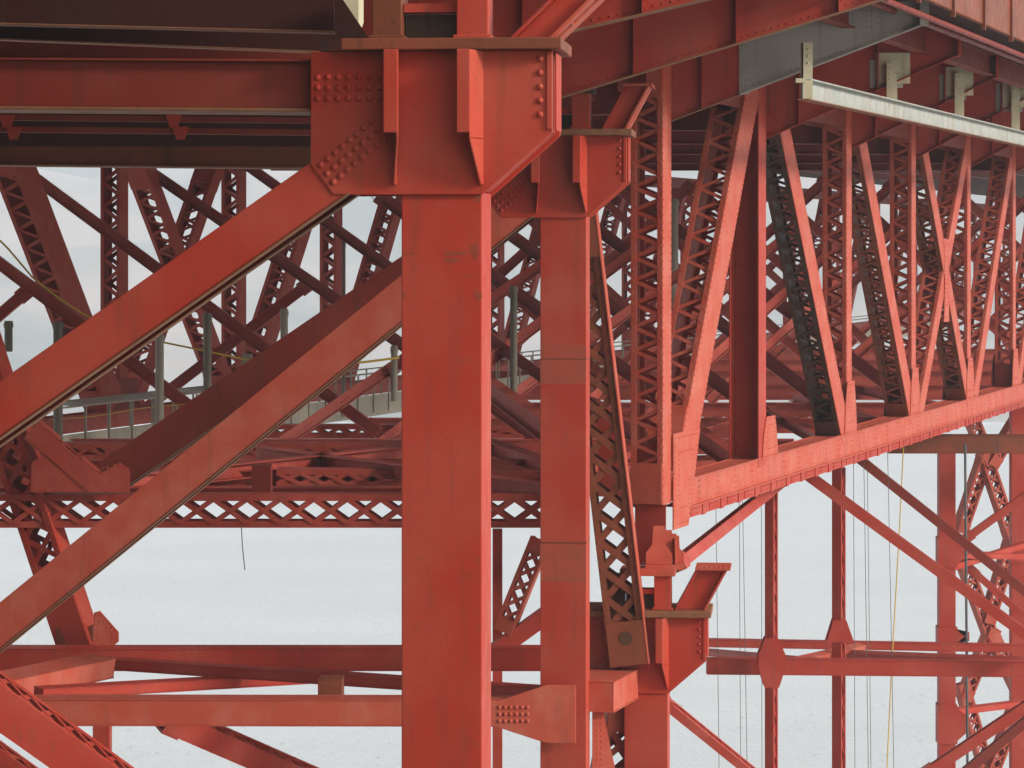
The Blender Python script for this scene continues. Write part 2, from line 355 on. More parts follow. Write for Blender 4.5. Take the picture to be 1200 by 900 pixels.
for i, (d, p0, p1, ex, lab) in enumerate(brk):
    o = empty('floor_beam', P(p0[0], p0[1], d), lab, 'floor beam', 'floor beams under the deck')
    zt = EYE + 5.4; q0, q1 = P(*p0, d), P(*p1, d); t = .03
    xs = (q1.x - q0.x); sl = (q1.z-q0.z)/xs; xe = (ex-600)/F*d
    zx = lambda x: q0.z + sl*(x-q0.x)
    xsplit = (866-600)/F*d if i == 2 else xe
    def web(x0, x1, mat, nm, yo=0):
        m = MB(); m.prism([V((x0,d+yo,zx(x0))), V((x1,d+yo,zx(x1))), V((x1,d+yo,zt)), V((x0,d+yo,zt))], (0,t,0))
        m.rivets(V((x0,d+yo,zx(x0)+.09)), V((x1,d+yo,zx(x1)+.09)), FRONT, .15, .024)
        return m.build(nm, mat, o)
    web(q0.x, xsplit, 'red', 'web')
    if i == 2: web(xsplit, xe, 'grey', 'primed_web', -.012)
    f = MB()
    A, B = V((q0.x,d,zx(q0.x)-.015)), V((xe+.02,d,zx(xe+.02)-.015))
    if i == 2: Bm = V((xsplit,d,zx(xsplit)-.015)); f.bar(A, Bm, V((0,.42,0)), V((0,0,.03))); g = MB(); g.bar(Bm, B, V((0,.44,0)), V((0,0,.034))); g.box(xsplit, xsplit+.22, d-.03, d-.014, zx(xsplit), zt); g.box(xe-.16, xe+.04, d-.2, d+.2, zx(xe)-.05, zt)
    else:
        f.bar(A, B, V((0,.42,0)), V((0,0,.03))); f.box(xe-.03, xe+.05, d-.3, d+.3, zx(xe)-.05, zt)
    f.build('flange', 'tan' if i < 3 else 'red', o)
    if i == 2:
        for zz in (0, .1): g.rivets(V((xsplit+.06+zz, d-.03, zx(xsplit)+.1)), V((xsplit+.06+zz, d-.03, zt)), FRONT, .15, .024)
        xm = xe-1.3
        for zz in (0, .12, .24): g.rivets(V((xm+zz, d-.012, zx(xm+zz)+.2)), V((xm+zz, d-.012, zt)), FRONT, .14, .022)
        g.build('primed_flange', 'grey', o)
    st = MB(); x = q0.x + 1.0; k = 0
    while x < xsplit - .3:
        st.box(x, x+.03, d-.16, d-.001, zx(x)+.01, zt); st.rivets(V((x+.07,d,zx(x)+.15)), V((x+.07,d,zt)), FRONT, .16, .02); x += 1.95
    st.build('stiffener', 'red', o)
    if i >= 2:                              # the same beam inside the bridge, over to the far truss
        ins = MB(); xl = (xF(d)-600)/F*d
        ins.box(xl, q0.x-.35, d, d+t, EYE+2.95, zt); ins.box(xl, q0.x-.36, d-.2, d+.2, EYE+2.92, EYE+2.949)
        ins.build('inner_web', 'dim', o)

# straight dark beams at the upper left
for d, y0, y1, lab in ((31.9, 27, 37, 'topmost dark straight beam with a thin pink lower edge, left of the near column head'),
                       (36.6, 44, 61, 'dark straight beam with a thin cream lower edge, above the near cross beam')):
    o = empty('deck_crossbeam', P(0, y0, d), lab, 'beam')
    A = P(-60, y0-1, d); B = P(392, y1, d); m = MB()
    m.hexa([A, B, B+V((0,.03,0)), A+V((0,.03,0)), A+V((0,0,1.5)), B+V((0,0,1.5)), B+V((0,.03,1.5)), A+V((0,.03,1.5))])
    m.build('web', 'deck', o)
    m = MB(); m.bar(A-V((0,0,.012)), B-V((0,0,.012)), V((0,.28,0)), V((0,0,.022))); m.build('flange', 'tan', o)
o = empty('lateral_plate_girder', P(0, 68, 40), 'low red beam edge showing just over the near cross beam', 'beam')
A = P(-60, 62, 40); B = P(392, 72, 40); m = MB(); m.bar(A+V((0,0,.1)), B+V((0,0,.1)), V((0,.05,0)), V((0,0,.3))); m.build('web', 'dim', o)
m = MB(); m.bar(A-V((0,0,.07)), B-V((0,0,.07)), V((0,.3,0)), V((0,0,.02))); m.build('flange', 'tan', o)
for zy, lab in ((139, 'upper of two thin riveted rails between the two cross beams'), (153, 'lower of two thin riveted rails between the two cross beams')):
    o = empty('riveted_rail', P(200, zy, 47), lab, 'rail')
    A = P(-60, zy-2, 47); B = P(420, zy+3, 47); m = MB(); m.bar(A, B, V((0,.2,0)), V((0,0,.10))); m.rivets(A+V((0,-.1,0)), B+V((0,-.1,0)), FRONT, .11, .02); m.build('angle', 'dim', o)
    for px in (10, 205):
        m = MB(); q = P(px + (8 if zy > 145 else 0), zy+4, 46.9); m.prism([q+V((-.15,-.1,.12)), q+V((.13,-.1,.12)), q+V((.06,-.1,-.1)), q+V((-.08,-.1,-.1))], (0,.02,0)); m.build('connection_plate', 'red', o)
m = MB(); q = P(0, 165, 52); m.box(q.x-3, P(360,165,52).x+.3, 52.2, 52.24, q.z-.1, q.z+.9); m.build('web_plate', 'deck', None, label='dark plate girder seen between the two riveted rails and the cross beams', cat='beam')
# pale slabs glimpsed at the top
m = MB(); m.prism([P(285,-12,34), P(420,-12,34), P(420,45,34), P(372,30,34)], (0,1.2,.3)); m.build('concrete_curb', 'cream', None, label='cream concrete wedge between the topmost beam and the dark brace, top left of centre', cat='curb')
m = MB(); m.prism([P(-40,55,42), P(-10,60,42), P(36,72,42), P(-40,78,42)], (0,1.2,.1)); m.build('concrete_curb', 'cream', None, label='small cream wedge at the left edge above the near cross beam', cat='curb')

# ------------------------------------------------------------------ tower columns
TH = math.radians(6.1); U = 31 / F
def hx(px): return (px - 517.5) * U
def hz(py): return (60 - py) * U
def column(cpx, topy, d, lab, bottom, seams=(), patches=()):
    loc = P(cpx, topy, d)
    o = empty('tower_column', loc, lab, 'column', 'box columns with flared heads', -TH); LOCAL.add(o.name)
    zb = bottom - loc.z
    m = MB(); w = hx(565)
    m.box(-w, w, 0, .92, zb, -1.6); m.box(-w-.06, w+.06, -.06, .98, zb, zb+.6)
    m.build('shaft', 'box', o)
    for py in seams:                         # rust-stained splice line round the shaft
        z = (HY-py)/F*d + EYE - loc.z
        m = MB(); m.box(-w-.004, w+.004, -.006, .926, z-.014, z+.014); m.build('splice_line', 'brown', o)
    for y0, y1, mt in patches:
        z0_, z1_ = (HY-y1)/F*d + EYE - loc.z, (HY-y0)/F*d + EYE - loc.z
        m = MB(); m.box(-w+.002, w-.004, -.0035, -.0005, z0_, z1_); m.build('repaint_patch', mt, o)
    if cpx < 600:
        rnd = random.Random(3)
        for x0, x1, y0, y1 in ((470,489,295,299),(513,551,294,300),(550,563,282,305),(555,566,340,352),(470,478,342,350),(515,540,301,309),(556,565,226,238)):
            m = MB(); pts = []; cx, cz, a_, b_ = hx((x0+x1)/2), hz((y0+y1)/2), (x1-x0)/2*U, (y1-y0)/2*U
            for k in range(16):
                q = rnd.uniform(.55, 1.0); pts.append(V((cx+a_*q*math.cos(k*math.pi/8), -.003, cz-b_*q*math.sin(k*math.pi/8))))
            m.prism(pts, (0,.002,0)); m.build('rust_stain', 'stain', o)
    out = [(-1.5,0),(-1.5,-1.29),(-1.24,-1.63),(.47,-1.63),(1.27,-.93),(1.27,0)]
    m = MB(); m.prism([V((x,-.05,z)) for x, z in out], (0,.045,0)); m.prism([V((x,.925,z)) for x, z in out], (0,.045,0))
    hd = m.build('head', 'box', o)
    inn = [(-1.46,-.003),(-1.46,-1.27),(-1.22,-1.59),(.455,-1.59),(1.21,-.91),(1.21,-.003)]
    m = MB(); m.prism([V((x,-.004,z)) for x, z in inn], (0,.928,0)); m.build('core', 'box', o)
    m = MB()                                  # edge strip down the right side
    m.box(1.20, 1.272, -.075, -.052, -.90, -.01); m.box(1.273, 1.30, .15, .75, -.90, -.01); m.build('edge_plate', 'box', o)
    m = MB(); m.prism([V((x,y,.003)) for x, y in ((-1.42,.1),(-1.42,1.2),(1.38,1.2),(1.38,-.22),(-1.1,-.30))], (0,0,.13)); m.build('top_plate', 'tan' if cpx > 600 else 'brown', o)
    for x0, x1, xb, cut in ((-.61,-.44,-.50,.02), (.22,.375,.49,.05)):
        m = MB(); m.box(x0, x1, -.40, -.375, -.94, -.002)                 # outstanding flange
        wx = x1 - .025
        m.hexa([V((wx,-.374,-1.0)), V((wx+.025,-.374,-1.0)), V((xb,-.052,-1.0)), V((xb-.03,-.052,-1.0)),
                V((wx,-.374,-.003)), V((wx+.025,-.374,-.003)), V((xb,-.052,-.003)), V((xb-.03,-.052,-.003))])
        m.hexa([V((xb-.05,-.10,-1.52)), V((xb-.02,-.10,-1.52)), V((xb,-.052,-1.52)), V((xb-.03,-.052,-1.52)),
                V((wx,-.374,-1.002)), V((wx+.025,-.374,-1.002)), V((xb,-.052,-1.002)), V((xb-.03,-.052,-1.002))])
        st = m.build('stiffener', 'box', o)
        m = MB()
        for z in (-.22,-.40,-.58,-.76,-.9): m.rivet(V(((wx+.03+xb)/2, -.21, z)), V((1,-.3,0)), .03)
        m.build('bolt_row', 'box', st)
    m = MB()
    for r in range(3):
        for c in range(7): m.rivet(V((hx(371+12.3*c), -.05, hz(90+12.5*r))), FRONT, .043)
    for r in range(3):
        for c in range(8):
            m.rivet(V((hx(375+8.5*c+7.5*r), -.05, hz(193-7.2*c+10*r))), FRONT, .043)
    for k in range(5): m.rivet(V((hx(634), -.05, hz(70+16.3*k))), FRONT, .043)
    m.build('bolt_group', 'box', o)
    # stub posts on the head, raking lug at the right
    z0 = .135
    for x0, x1, mt in ((-.80,-.46,'brown'), (.17,.53,'box')):
        m = MB(); m.box(x0, x1, .0, .5, z0, z0+.72); m.box(x0-.04, x1+.04, -.04, .54, z0+.001, z0+.05); m.build('stub_post', mt, o)
    m = MB(); m.box(-.45, .16, .12, .45, z0+.32, z0+.42); m.build('cross_strut', 'box', o)
    m = MB(); m.box(-.44, .15, .25, .42, z0, z0+.30); m.build('bearing_block', 'soot', o)
    if cpx > 600:
        m = MB(); m.box(-.55, .62, -.1, .65, z0+.721, z0+.86); m.build('bearing_plate', 'soot' if cpx < 700 else 'truss', o)
    H, S = (.85, .46) if cpx > 600 else (1.3, 1.35)
    def par(x0, x1, y0, y1, mt, nm):
        m = MB(); m.hexa([V((x0,y0,z0)), V((x1,y0,z0)), V((x1,y1,z0)), V((x0,y1,z0)), V((x0+S,y0,z0+H)), V((x1+S,y0,z0+H)), V((x1+S,y1,z0+H)), V((x0+S,y1,z0+H))]); return m.build(nm, mt, lug)
    lug = empty('raking_lug', (0,0,0), None, None); lug.parent = o; LOCAL.add(lug.name)
    wl = .82 if cpx < 700 else .66
    par(wl, 1.2, .12, .16, 'box', 'web'); par(wl, 1.2, .80, .84, 'box', 'web')
    par(1.2, 1.26, .02, .30, 'truss', 'flange'); par(1.2, 1.26, .55, .95, 'truss', 'flange'); par(wl-.06, wl, .0, .95, 'red', 'flange')
    m = MB()
    for k in range(4):
        f = .15 + .22*k; m.box(1.19+S*f, 1.25+S*f, .30, .55, z0+H*f, z0+H*f+.04)
    m.build('batten', 'truss', lug)
    if cpx > 600:
        m = MB(); m.box(wl-.08+S, 1.32+S, -.05, 1.0, z0+H+.001, z0+H+.05)
        for k in range(6): m.rivet(V((.8+S+k*.1, .05, z0+H+.05)), UP, .04)
        m.build('cap_plate', 'truss', lug)
    # grey raking bracket left of the posts is separate
    return o
col1 = column(517.5, 60, 31, 'widest red box column, left of centre, with a flared head at the top', 0.0)
col2 = column(660, 159.5, 54.5, 'narrower red box column just right of the widest one, flared head in its shade', 0.0, (421,636), ((404,450,'patch2'),(638,682,'patch2')))
col3 = column(757, 722, 57.8, 'low red box column whose flared head carries the truss bearing', 0.0)

def cross_beam(loc, lab, mat, wlen=9.5):
    o = empty('cross_beam', loc, lab, 'beam', 'cross beams joined to the column heads', -TH); LOCAL.add(o.name)
    m = MB(); m.box(-wlen, -1.50, .10, .13, -.66, -.13); m.box(-wlen, -1.50, .77, .8, -.66, -.13); m.box(-wlen, -1.5, .0, .92, -.129, -.10); m.build('web', mat, o)
    m = MB(); m.box(-wlen, -1.50, .0, .92, -.70, -.661); m.build('flange', 'tan', o)
    for ex in o.children: pass
    o.rotation_euler[1] = math.radians(.75)
    return o
cross_beam(P(517.5,60,31)+V((0,.0,.0)), 'wide smooth red cross beam at the upper left, ending at the widest column head', 'dim')
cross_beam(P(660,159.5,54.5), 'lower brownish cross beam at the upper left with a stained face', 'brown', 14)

def brace(O, top, bot, d, w, lab, mat, ysh=.1, yd=.75, head=True):
    """open-bottomed box brace in the column's own frame: pixel-measured slope at depth d"""
    A = P(*top, d); B = P(*bot, d); R = V((math.cos(TH), -math.sin(TH), 0)); Bk = V((math.sin(TH), math.cos(TH), 0))
    # keep the slope, turn the run into the column plane
    B = A + R*((B.x-A.x)) + V((0,0,B.z-A.z)) ; A += Bk*(ysh+yd/2); B += Bk*(ysh+yd/2)
    o = empty('diagonal_brace', A, lab, 'brace')
    fr = Fr(A, B, Bk); up = fr.u if fr.u.z > 0 else -fr.u; sg = 1 if fr.u.z > 0 else -1
    m = MB(); h = w
    for s_ in (-1, 1):
        a0, a1 = sorted((s_*(yd/2-.02), s_*yd/2)); fr.box(m, 0, fr.L, a0, a1, -h/2, h/2)
    b0, b1 = sorted((sg*(h/2-.021), sg*(h/2-.001))); fr.box(m, .001, fr.L-.001, -yd/2+.021, yd/2-.021, b0, b1)
    m.build('web', mat, o)
    m = MB()
    for s_ in (-1, 1):
        a0, a1 = sorted((s_*(yd/2+.03), s_*(yd/2-.14))); b0, b1 = sorted((-sg*(h/2+.022), -sg*(h/2+.001))); fr.box(m, 0, fr.L, a0, a1, b0, b1)
    m.build('flange', 'tan', o)
    n = int(fr.L/1.1)
    for k in range(n):
        m = MB(); l0 = .3 + k*1.1; b0, b1 = sorted((-sg*(h/2-.03), -sg*(h/2-.05))); fr.box(m, l0, l0+.45, -yd/2+.14, yd/2-.14, b0, b1)
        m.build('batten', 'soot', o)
    return o
brace(None, (392,202), (-140,570), 31, .53, 'big smooth diagonal brace falling from the widest column head to the left edge', 'box', ysh=.10)
brace(None, (610,236), (-120,826), 54.5, .74, 'long pale-red diagonal brace in front, reaching the left edge near mid height', 'truss', ysh=.05, yd=.8)
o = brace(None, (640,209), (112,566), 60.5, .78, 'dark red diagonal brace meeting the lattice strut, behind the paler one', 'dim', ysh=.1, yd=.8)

# lug and bracket bits above the second column
m = MB(); q = P(668, 108, 55); m.prism([P(664,50,55.2), P(676,56,55.2), P(684,72,55.2), P(684,104,55.2), P(666,104,55.2)], (0,.35,0))
for k in range(4): m.rivet(P(676, 72+7*k, 55.2), FRONT, .04)
m.build('rocker_bracket', 'grey', None, label='small grey steel bracket standing on the second column head', cat='bracket')
m = MB(); m.prism([P(684,60,55.8), P(697,70,55.8), P(697,118,55.8), P(684,104,55.8)], (0,.3,0)); m.build('bearing_cheek', 'red', None, label='red cheek plate right of the grey bracket on the second column head', cat='bracket')
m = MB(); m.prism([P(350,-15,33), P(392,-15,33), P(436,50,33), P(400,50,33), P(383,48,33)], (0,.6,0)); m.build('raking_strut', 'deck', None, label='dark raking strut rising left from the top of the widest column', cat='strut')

# ------------------------------------------------------------------ near truss
nt_ = empty('near_truss', pN(770, ZB), 'riveted orange lattice truss running back to the right edge', 'truss')
VW, VH = .68, .66
def tvert(px, mat='truss', style='Z', z0=ZB-.1, z1=ZT+1.2, w=VW, h=VH, lm=None):
    return laced('vertical', pN(px, z0), pN(px, z1), TR, w, h, mat, nt_, style, bw=.085, pitch=.52, cap=.9, riv=1, lacemat=lm)
def tdiag(x0, z0, x1, z1, mat='truss', h=.8, w=.66, lm=None, off=0, pitch=.52):
    return laced('diagonal', pN(x0, z0)+TR*off, pN(x1, z1)+TR*off, TR, w, h, mat, nt_, 'Z', bw=.085, pitch=pitch, cap=.9, riv=1, lacemat=lm)
NX = [770-7, 885, 985-4, 1062-4, 1128-4, 1181-3, 1226, 1265]
tvert(NX[0], w=.72)
# solid web post
m = MB(); A = pN(876, ZB+.1); B = pN(876, ZT+1.5); fr = Fr(A, B, TR)
fr.box(m, 0, fr.L, -.34, .34, .10, .13)
m.rivets(fr.p(0,-.27,.10), fr.p(fr.L,-.27,.10), -LG, .17, .022); m.rivets(fr.p(0,.27,.10), fr.p(fr.L,.27,.10), -LG, .17, .022)
for s_ in (-1, 1):
    a0, a1 = sorted((s_*.341, s_*.375)); fr.box(m, 0, fr.L, a0, a1, -.35, .35)
m.build('solid_post', 'red', nt_)
for x in NX[2:]: tvert(x)
tdiag(785, ZB+.9, 866, ZT+1.1, h=1.05, w=.8, pitch=.7)
for x0, x1, h_, mt in ((903, 976, .85, 'soot'), (996, 1056, .8, 'brown'), (1071, 1123, .7, 'brown')):
    dx = (x1-x0)/(ZT-ZB)*.8
    dg = tdiag(x0-dx, ZT+.8, x1, ZB+.3, mat=mt, h=h_)
    fr = Fr(pN(x0-dx, ZT+.8), pN(x1, ZB+.3), TR); m = MB()
    fr.box(m, 0, fr.L, .345, .37, -h_/2-.01, h_/2+.01)
    for sb in (-1, 1): m.rivets(fr.p(.3,.37,sb*(h_/2-.08)), fr.p(fr.L-.3,.37,sb*(h_/2-.08)), TR, .15, .022)
    m.build('lit_cover_plate', 'truss', dg)  # sunlit outboard face, painted lighter than the rest of the diagonal
tdiag(1066, ZB+.3, 1124, ZT+.8, h=.7, off=.02)
tdiag(1132, ZB+.3, 1178, ZT+.8, h=.75)
tdiag(1184, ZB+.3, 1224, ZT+.8, h=.75)
tdiag(1228, ZB+.3, 1264, ZT+.8, h=.75)
# gusset in the X panel
xg = pN(1096, -1.1)+TR*.36
gusset([xg+LG*a+UP*z for a, z in ((-.45,-1.3),(.45,-1.3),(.30,0),(.5,1.4),(-.5,1.4),(-.3,0))], TR*.02, 'truss', nt_, (TR, .16, .12))
# bottom chord: outboard channel, inboard channel, riveted cover plate, and lacing below
A, B = pN(787, ZB), pN(1330, ZB); fr = Fr(A, B, TR); ch = MB()
hT = .30
fr.box(ch, 0, fr.L, .33, .36, -hT, hT); fr.box(ch, 0, fr.L, -.36, -.33, -hT, hT)
s_up = 1 if fr.u.z > 0 else -1
def zb(m, l0, l1, a0, a1, z0, z1): b0, b1 = sorted((s_up*z0, s_up*z1)); fr.box(m, l0, l1, a0, a1, b0, b1)
zb(ch, 0, fr.L, .34, .43, hT+.001, hT+.03); zb(ch, 0, fr.L, .34, .43, -hT-.03, -hT-.001)
zb(ch, 0, fr.L, -.329, .329, hT-.05, hT-.02)
chord = ch.build('bottom_chord', 'truss', nt_)
m = MB()
for a in (-.27,-.18,-.09,.09,.18,.27): m.rivets(fr.p(0,a,s_up*(hT-.02)), fr.p(45,a,s_up*(hT-.02)), UP, .17, .026)
k = 0.9
while k < 60:
    for l_ in (0, .13):
        for z in (-.2,-.07,.07,.2): m.rivet(fr.p(k+l_, .36, s_up*z), TR, .024)
    k += 1.55
m.rivets(fr.p(0,.36,s_up*-.24), fr.p(60,.36,s_up*-.24), TR, .3, .018)
m.build('rivet', 'truss', chord)
m = MB(); fr.lace(m, .64, -s_up*hT, -s_up, 'X', .08, .62, .3, 60); m.build('lacing', 'red', chord)
m = MB(); zb(m, .2, fr.L, .24, .322, -hT-.28, -hT-.04)
k = .4
while k < 66:
    zb(m, k, k+.75, .31, .335, -hT-.25, -hT-.06); m.rivets(fr.p(k+.05,.335,s_up*(-hT-.10)), fr.p(k+.7,.335,s_up*(-hT-.10)), TR, .12, .02)
    m.rivets(fr.p(k+.05,.335,s_up*(-hT-.2)), fr.p(k+.7,.335,s_up*(-hT-.2)), TR, .12, .02); k += 1.55
    zb(m, k-.6, k-.35, .20, .345, -hT-.30, -hT-.035)
m.build('splice_strip', 'red', chord)
# end plate of the chord and tall end gusset
e0 = pN(787, ZB)+TR*.372
gusset([pN(768,-4.05)+TR*.39, pN(800,-4.05)+TR*.39, pN(794,-5.0)+TR*.39, pN(786,-6.15)+TR*.39, pN(768,-6.15)+TR*.39], TR*.025, 'truss', nt_, (TR, .12, .10))
m = MB(); c = pN(768,-5.3)-LG*.36; m.bar(c+UP*1.1, c-UP*1.6, TR*.70, LG*.03)
m.bar(c+UP*1.6+V((-.9,0,.0)), c-UP*.1+V((-.9,0,0)), TR*.5, LG*.03); m.build('end_web', 'red', nt_)
# node gussets along the chord
for x, wl, wr, hh in ((885,.95,.95,1.0), (981,.9,1.0,1.45), (1058,.9,1.0,1.45), (1124,.9,1.0,1.4), (1178,.9,1.0,1.4), (1226,.9,1,1.4)):
    c = pN(x, ZB+.30)+TR*(.374 if x != 885 else .382)
    gusset([c+LG*a+UP*z for a, z in ((-wl*.85,-.02),(wr*.75,-.02),(wr*.62,hh*.55),(.42,hh),(-.42,hh),(-wl*.7,hh*.6))], TR*.024, 'truss', nt_, (TR, .14, .12))
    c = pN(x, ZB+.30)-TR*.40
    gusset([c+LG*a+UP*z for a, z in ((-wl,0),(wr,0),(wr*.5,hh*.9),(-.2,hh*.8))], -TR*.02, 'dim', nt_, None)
    c = pN(x, ZB+.3)-LG*.42
    m = MB(); m.bar(c, c+UP*.85, TR*.64, LG*.02); m.build('base_plate', 'dim', nt_)
# top chord strip just under the brackets
m = MB(); fr2 = Fr(pN(740, ZT+.75), pN(1330, ZT+.75), TR)
fr2.box(m, 0, fr2.L, -.33, -.30, -.35, .35); fr2.box(m, 0, fr2.L, .30, .33, -.35, .35); m.build('top_chord', 'dim', nt_)
# top filler boxes between post head and bracket
for x in (885, 985, 1062, 1128, 1181):
    c = pN(x-2, ZT+.25)-LG*.40; m = MB(); m.bar(c-UP*.35, c+UP*1.0, TR*.66, LG*.02); m.build('head_plate', 'red' if x == 885 else 'dim', nt_)
# bearing shoe
bs = empty('bearing_shoe', P(775, 668, 58.6), 'riveted orange bearing shoe between truss end and low column', 'bearing')
m = MB(); c = P(778, 664, 58.4)
m.box(c.x-.42, c.x+.42, 58.0, 58.8, c.z-.02, c.z+.08)
m.build('sole_plate', 'truss', bs)
m = MB()
for y, ox, sc in ((58.05, -.10, 1), (58.30, .08, .86), (58.52, .20, .74), (58.74, .28, .66)):
    q = V((c.x+ox, y, c.z+.085)); m.prism([q+V((x*sc,0,z*sc)) for x, z in ((-.30,0),(.26,0),(.26,.22),(.12,.42),(.10,.82),(-.14,.82),(-.17,.42),(-.30,.25))], (0,.035,0))
for x in (-.2, .22):
    m.prism([V((c.x+x,58.09,c.z+.09)), V((c.x+x,58.74,c.z+.09)), V((c.x+x,58.6,c.z+.6)), V((c.x+x,58.2,c.z+.6))], (.03,0,0))
m.build('rib', 'truss', bs)

# ------------------------------------------------------------------ far truss
ft = empty('far_truss', pF(134, ZB), 'hazy far lattice truss seen against the hillside, upper left', 'truss')
FX = [-22, 134, 274, 388, 489, 580, 663, 738, 806, 868, 925, 977, 1025, 1069, 1109, 1146, 1180]
for x in FX: laced('vertical', pF(x, ZB), pF(x, ZT+1), TR, .72, .6, 'far', ft, 'Z', .13, .8, 1.0)
def fdiag(x0, z0, x1, z1, h=.5, w=.85): laced('diagonal', pF(x0, z0), pF(x1, z1), TR, w, h, 'far', ft, 'Z', .12, .75, 1.0)
fdiag(4, ZT+.4, 122, ZB+.3, h=1.0, w=.9); fdiag(-150, ZT, -40, ZB)
fdiag(160, ZT, 262, ZB+.3); fdiag(150, ZB+.3, 247, ZT)
fdiag(288, ZB+.3, 372, ZT+.3, h=.75); fdiag(400, ZB+.3, 470, ZT+.3, h=.7)
for x0, x1 in ((595,650),(675,726),(750,796),(818,858),(938,968),(988,1017),(1036,1062),(1078,1102),(1118,1140)): fdiag(x0, ZB+.3, x1, ZT+.3)
m = MB(); A, B = pF(-60, ZB-.2), pF(1150, ZB-.2); fr = Fr(A, B, TR)
fr.box(m, 0, fr.L, .33, .36, -.28, .28); fr.box(m, 0, fr.L, -.36, -.33, -.28, .28); fr.box(m, 0, fr.L, -.33, .33, -.02, .02); 
for a in (-.28,-.1,.1,.28): m.rivets(fr.p(0,a,.02), fr.p(40,a,.02), UP, .3, .04)
m.build('bottom_chord', 'far', ft)
m = MB(); fr = Fr(pF(-60, ZT+.7), pF(1150, ZT+.7), TR); fr.box(m, 0, fr.L, .3, .36, -.3, .3); fr.box(m, 0, fr.L, -.36, -.3, -.3, .3); m.build('top_chord', 'dim', ft)
for x in FX[:8]:
    c = pF(x, ZB+.1)+TR*.40; gusset([c+LG*a+UP*z for a, z in ((-1.1,0),(1.1,0),(.8,1.0),(-.8,1.0))], TR*.02, 'dim', ft)

# ------------------------------------------------------------------ sway braces under the deck (double angles)
def angle_brace(A, B, w, lab, mat='far', group='thin diagonal sway braces under the deck'):
    o = empty('sway_brace', A, lab, 'brace', group)
    fr = Fr(A, B, V((0,1,0))); m = MB()
    s_ = 1 if fr.u.z > 0 else -1
    b = lambda z0, z1: sorted((s_*z0, s_*z1))
    fr.box(m, 0, fr.L, -.015, .015, -w/2, w/2)
    for k, zz in ((0, (-w/2-.03, -w/2-.001)), (1, (w/2+.001, w/2+.03))):
        fr.box(m, 0, fr.L, -w*.45, w*.45, *b(*zz))
    m.build('angle', mat, o)
    m = MB(); L_ = fr.L; n = int(L_/1.6)
    for k in range(n): m.rivets(fr.p(k*1.6, -.016, 0), fr.p(k*1.6+.5, -.016, 0), FRONT, .17, .03)
    m.build('rivet', mat, o)
    for l0, l1 in ((0, .5), (L_-.5, L_)):
        m = MB(); fr.box(m, l0, l1, -.03, -.017, -w*.8, w*.8); m.build('end_plate', mat, o)
    return o
def dz(y): return (ZT*F/(HY-y)) if y < 250 else (5.75*F/(y-HY))
sw = [((20,193),(443,507),90,85,'sway brace falling right across the upper left gap between the lattice posts'),
      ((-110,226),(268,511),86,83,'sway brace entering at the left edge and falling to the walkway'),
      ((170,197),(633,515),94,82,'sway brace falling from the crossed far panel to behind the widest column'),
      ((280,187),(735,513),100,84,'sway brace starting at the brace head left of the widest column, falling right'),
      ((443,228),(800,482),104,90,'sway brace emerging right of the widest column about one third down'),
      ((556,245),(895,488),108,93,'sway brace crossing just below the second column head'),
      ((640,222),(975,480),112,98,'sway brace crossing behind the first laced post of the near truss'),
      ((720,214),(1060,466),114,104,'sway brace crossing behind the broad leaning member'),
      ((-40,403),(36,338),88,88,'short forked brace at the left edge pointing up to a joint'),
      ((163,484),(364,331),95,91,'rising sway brace behind the walkway, ending at a knee joint'),
      ((310,533),(650,300),82,90,'rising sway brace from the lattice struts to behind the second column'),
      ((420,540),(760,282),84,94,'rising sway brace crossing the slot between the two big columns'),
      ((545,505),(860,275),88,98,'rising sway brace ending behind the solid red post'),
      ((650,505),(930,270),90,102,'rising sway brace in the gap right of the second column'),
      ((745,500),(1010,262),94,108,'rising sway brace behind the solid red post and the blackened diagonal'),
      ((830,470),(1080,240),102,114,'rising sway brace behind the blackened diagonal of the near truss')]
for (a_, b_, d0, d1, lab) in sw: angle_brace(P(*a_, d0), P(*b_, d1), .31 if d0 < 104 else .42, lab)
for i_, d in enumerate((113, 125, 139, 155)):
    xl, xr = at_x(xF(d), d, 0).x, at_x(xN(d), d, 0).x; n_ = 3
    for k in range(n_):
        xa, xb = xl+(xr-xl)*k/n_, xl+(xr-xl)*(k+1)/n_; g_ = 'hazy crossing braces far back between the trusses'
        for q0, q1 in (((xa,ZT),(xb,ZB)), ((xa,ZB),(xb,ZT))):
            angle_brace(V((q0[0], d+.2*(q0[1]<0), EYE+q0[1])), V((q1[0], d+.2*(q0[1]<0), EYE+q1[1])), .36, 'hazy brace ' + ('falling' if q0[1] > 0 else 'rising') + ' right in the ' + ('left', 'middle', 'right')[k] + ' bay of the ' + ('nearest', 'second', 'third', 'farthest')[i_] + ' far crossed frame', 'far', g_)

# ------------------------------------------------------------------ lattice struts and laterals in the floor of the bridge
def lstrut(x0, x1, yt, yb, d, lab, mat='far', style='X', depth=.6, pitch=.75, bw=.11, dy=0):
    A = P(x0, (yt+yb)/2, d); B = P(x1, (yt+yb)/2+dy, d); h = (yb-yt)/F*d
    o = empty('lattice_strut', A, lab, 'strut', 'lattice struts between the trusses')
    fr = Fr(A, B, V((0,0,1))); m = MB()
    for s_ in (-1, 1):
        a0, a1 = sorted((s_*h/2, s_*(h/2-.025))); fr.box(m, 0, fr.L, a0, a1, -depth/2, depth/2)
        for sb in (-1, 1):
            b0, b1 = sorted((sb*depth/2, sb*(depth/2-.02))); a0, a1 = sorted((s_*(h/2-.026), s_*(h/2-.15))); fr.box(m, 0, fr.L, a0, a1, b0, b1)
    m.build('chord', mat, o)
    for sb in (-1, 1):
        m = MB(); fr.lace(m, h-.10, sb*depth/2, sb, style, bw, pitch, 0, fr.L); m.build('lacing', mat, o)
    return o
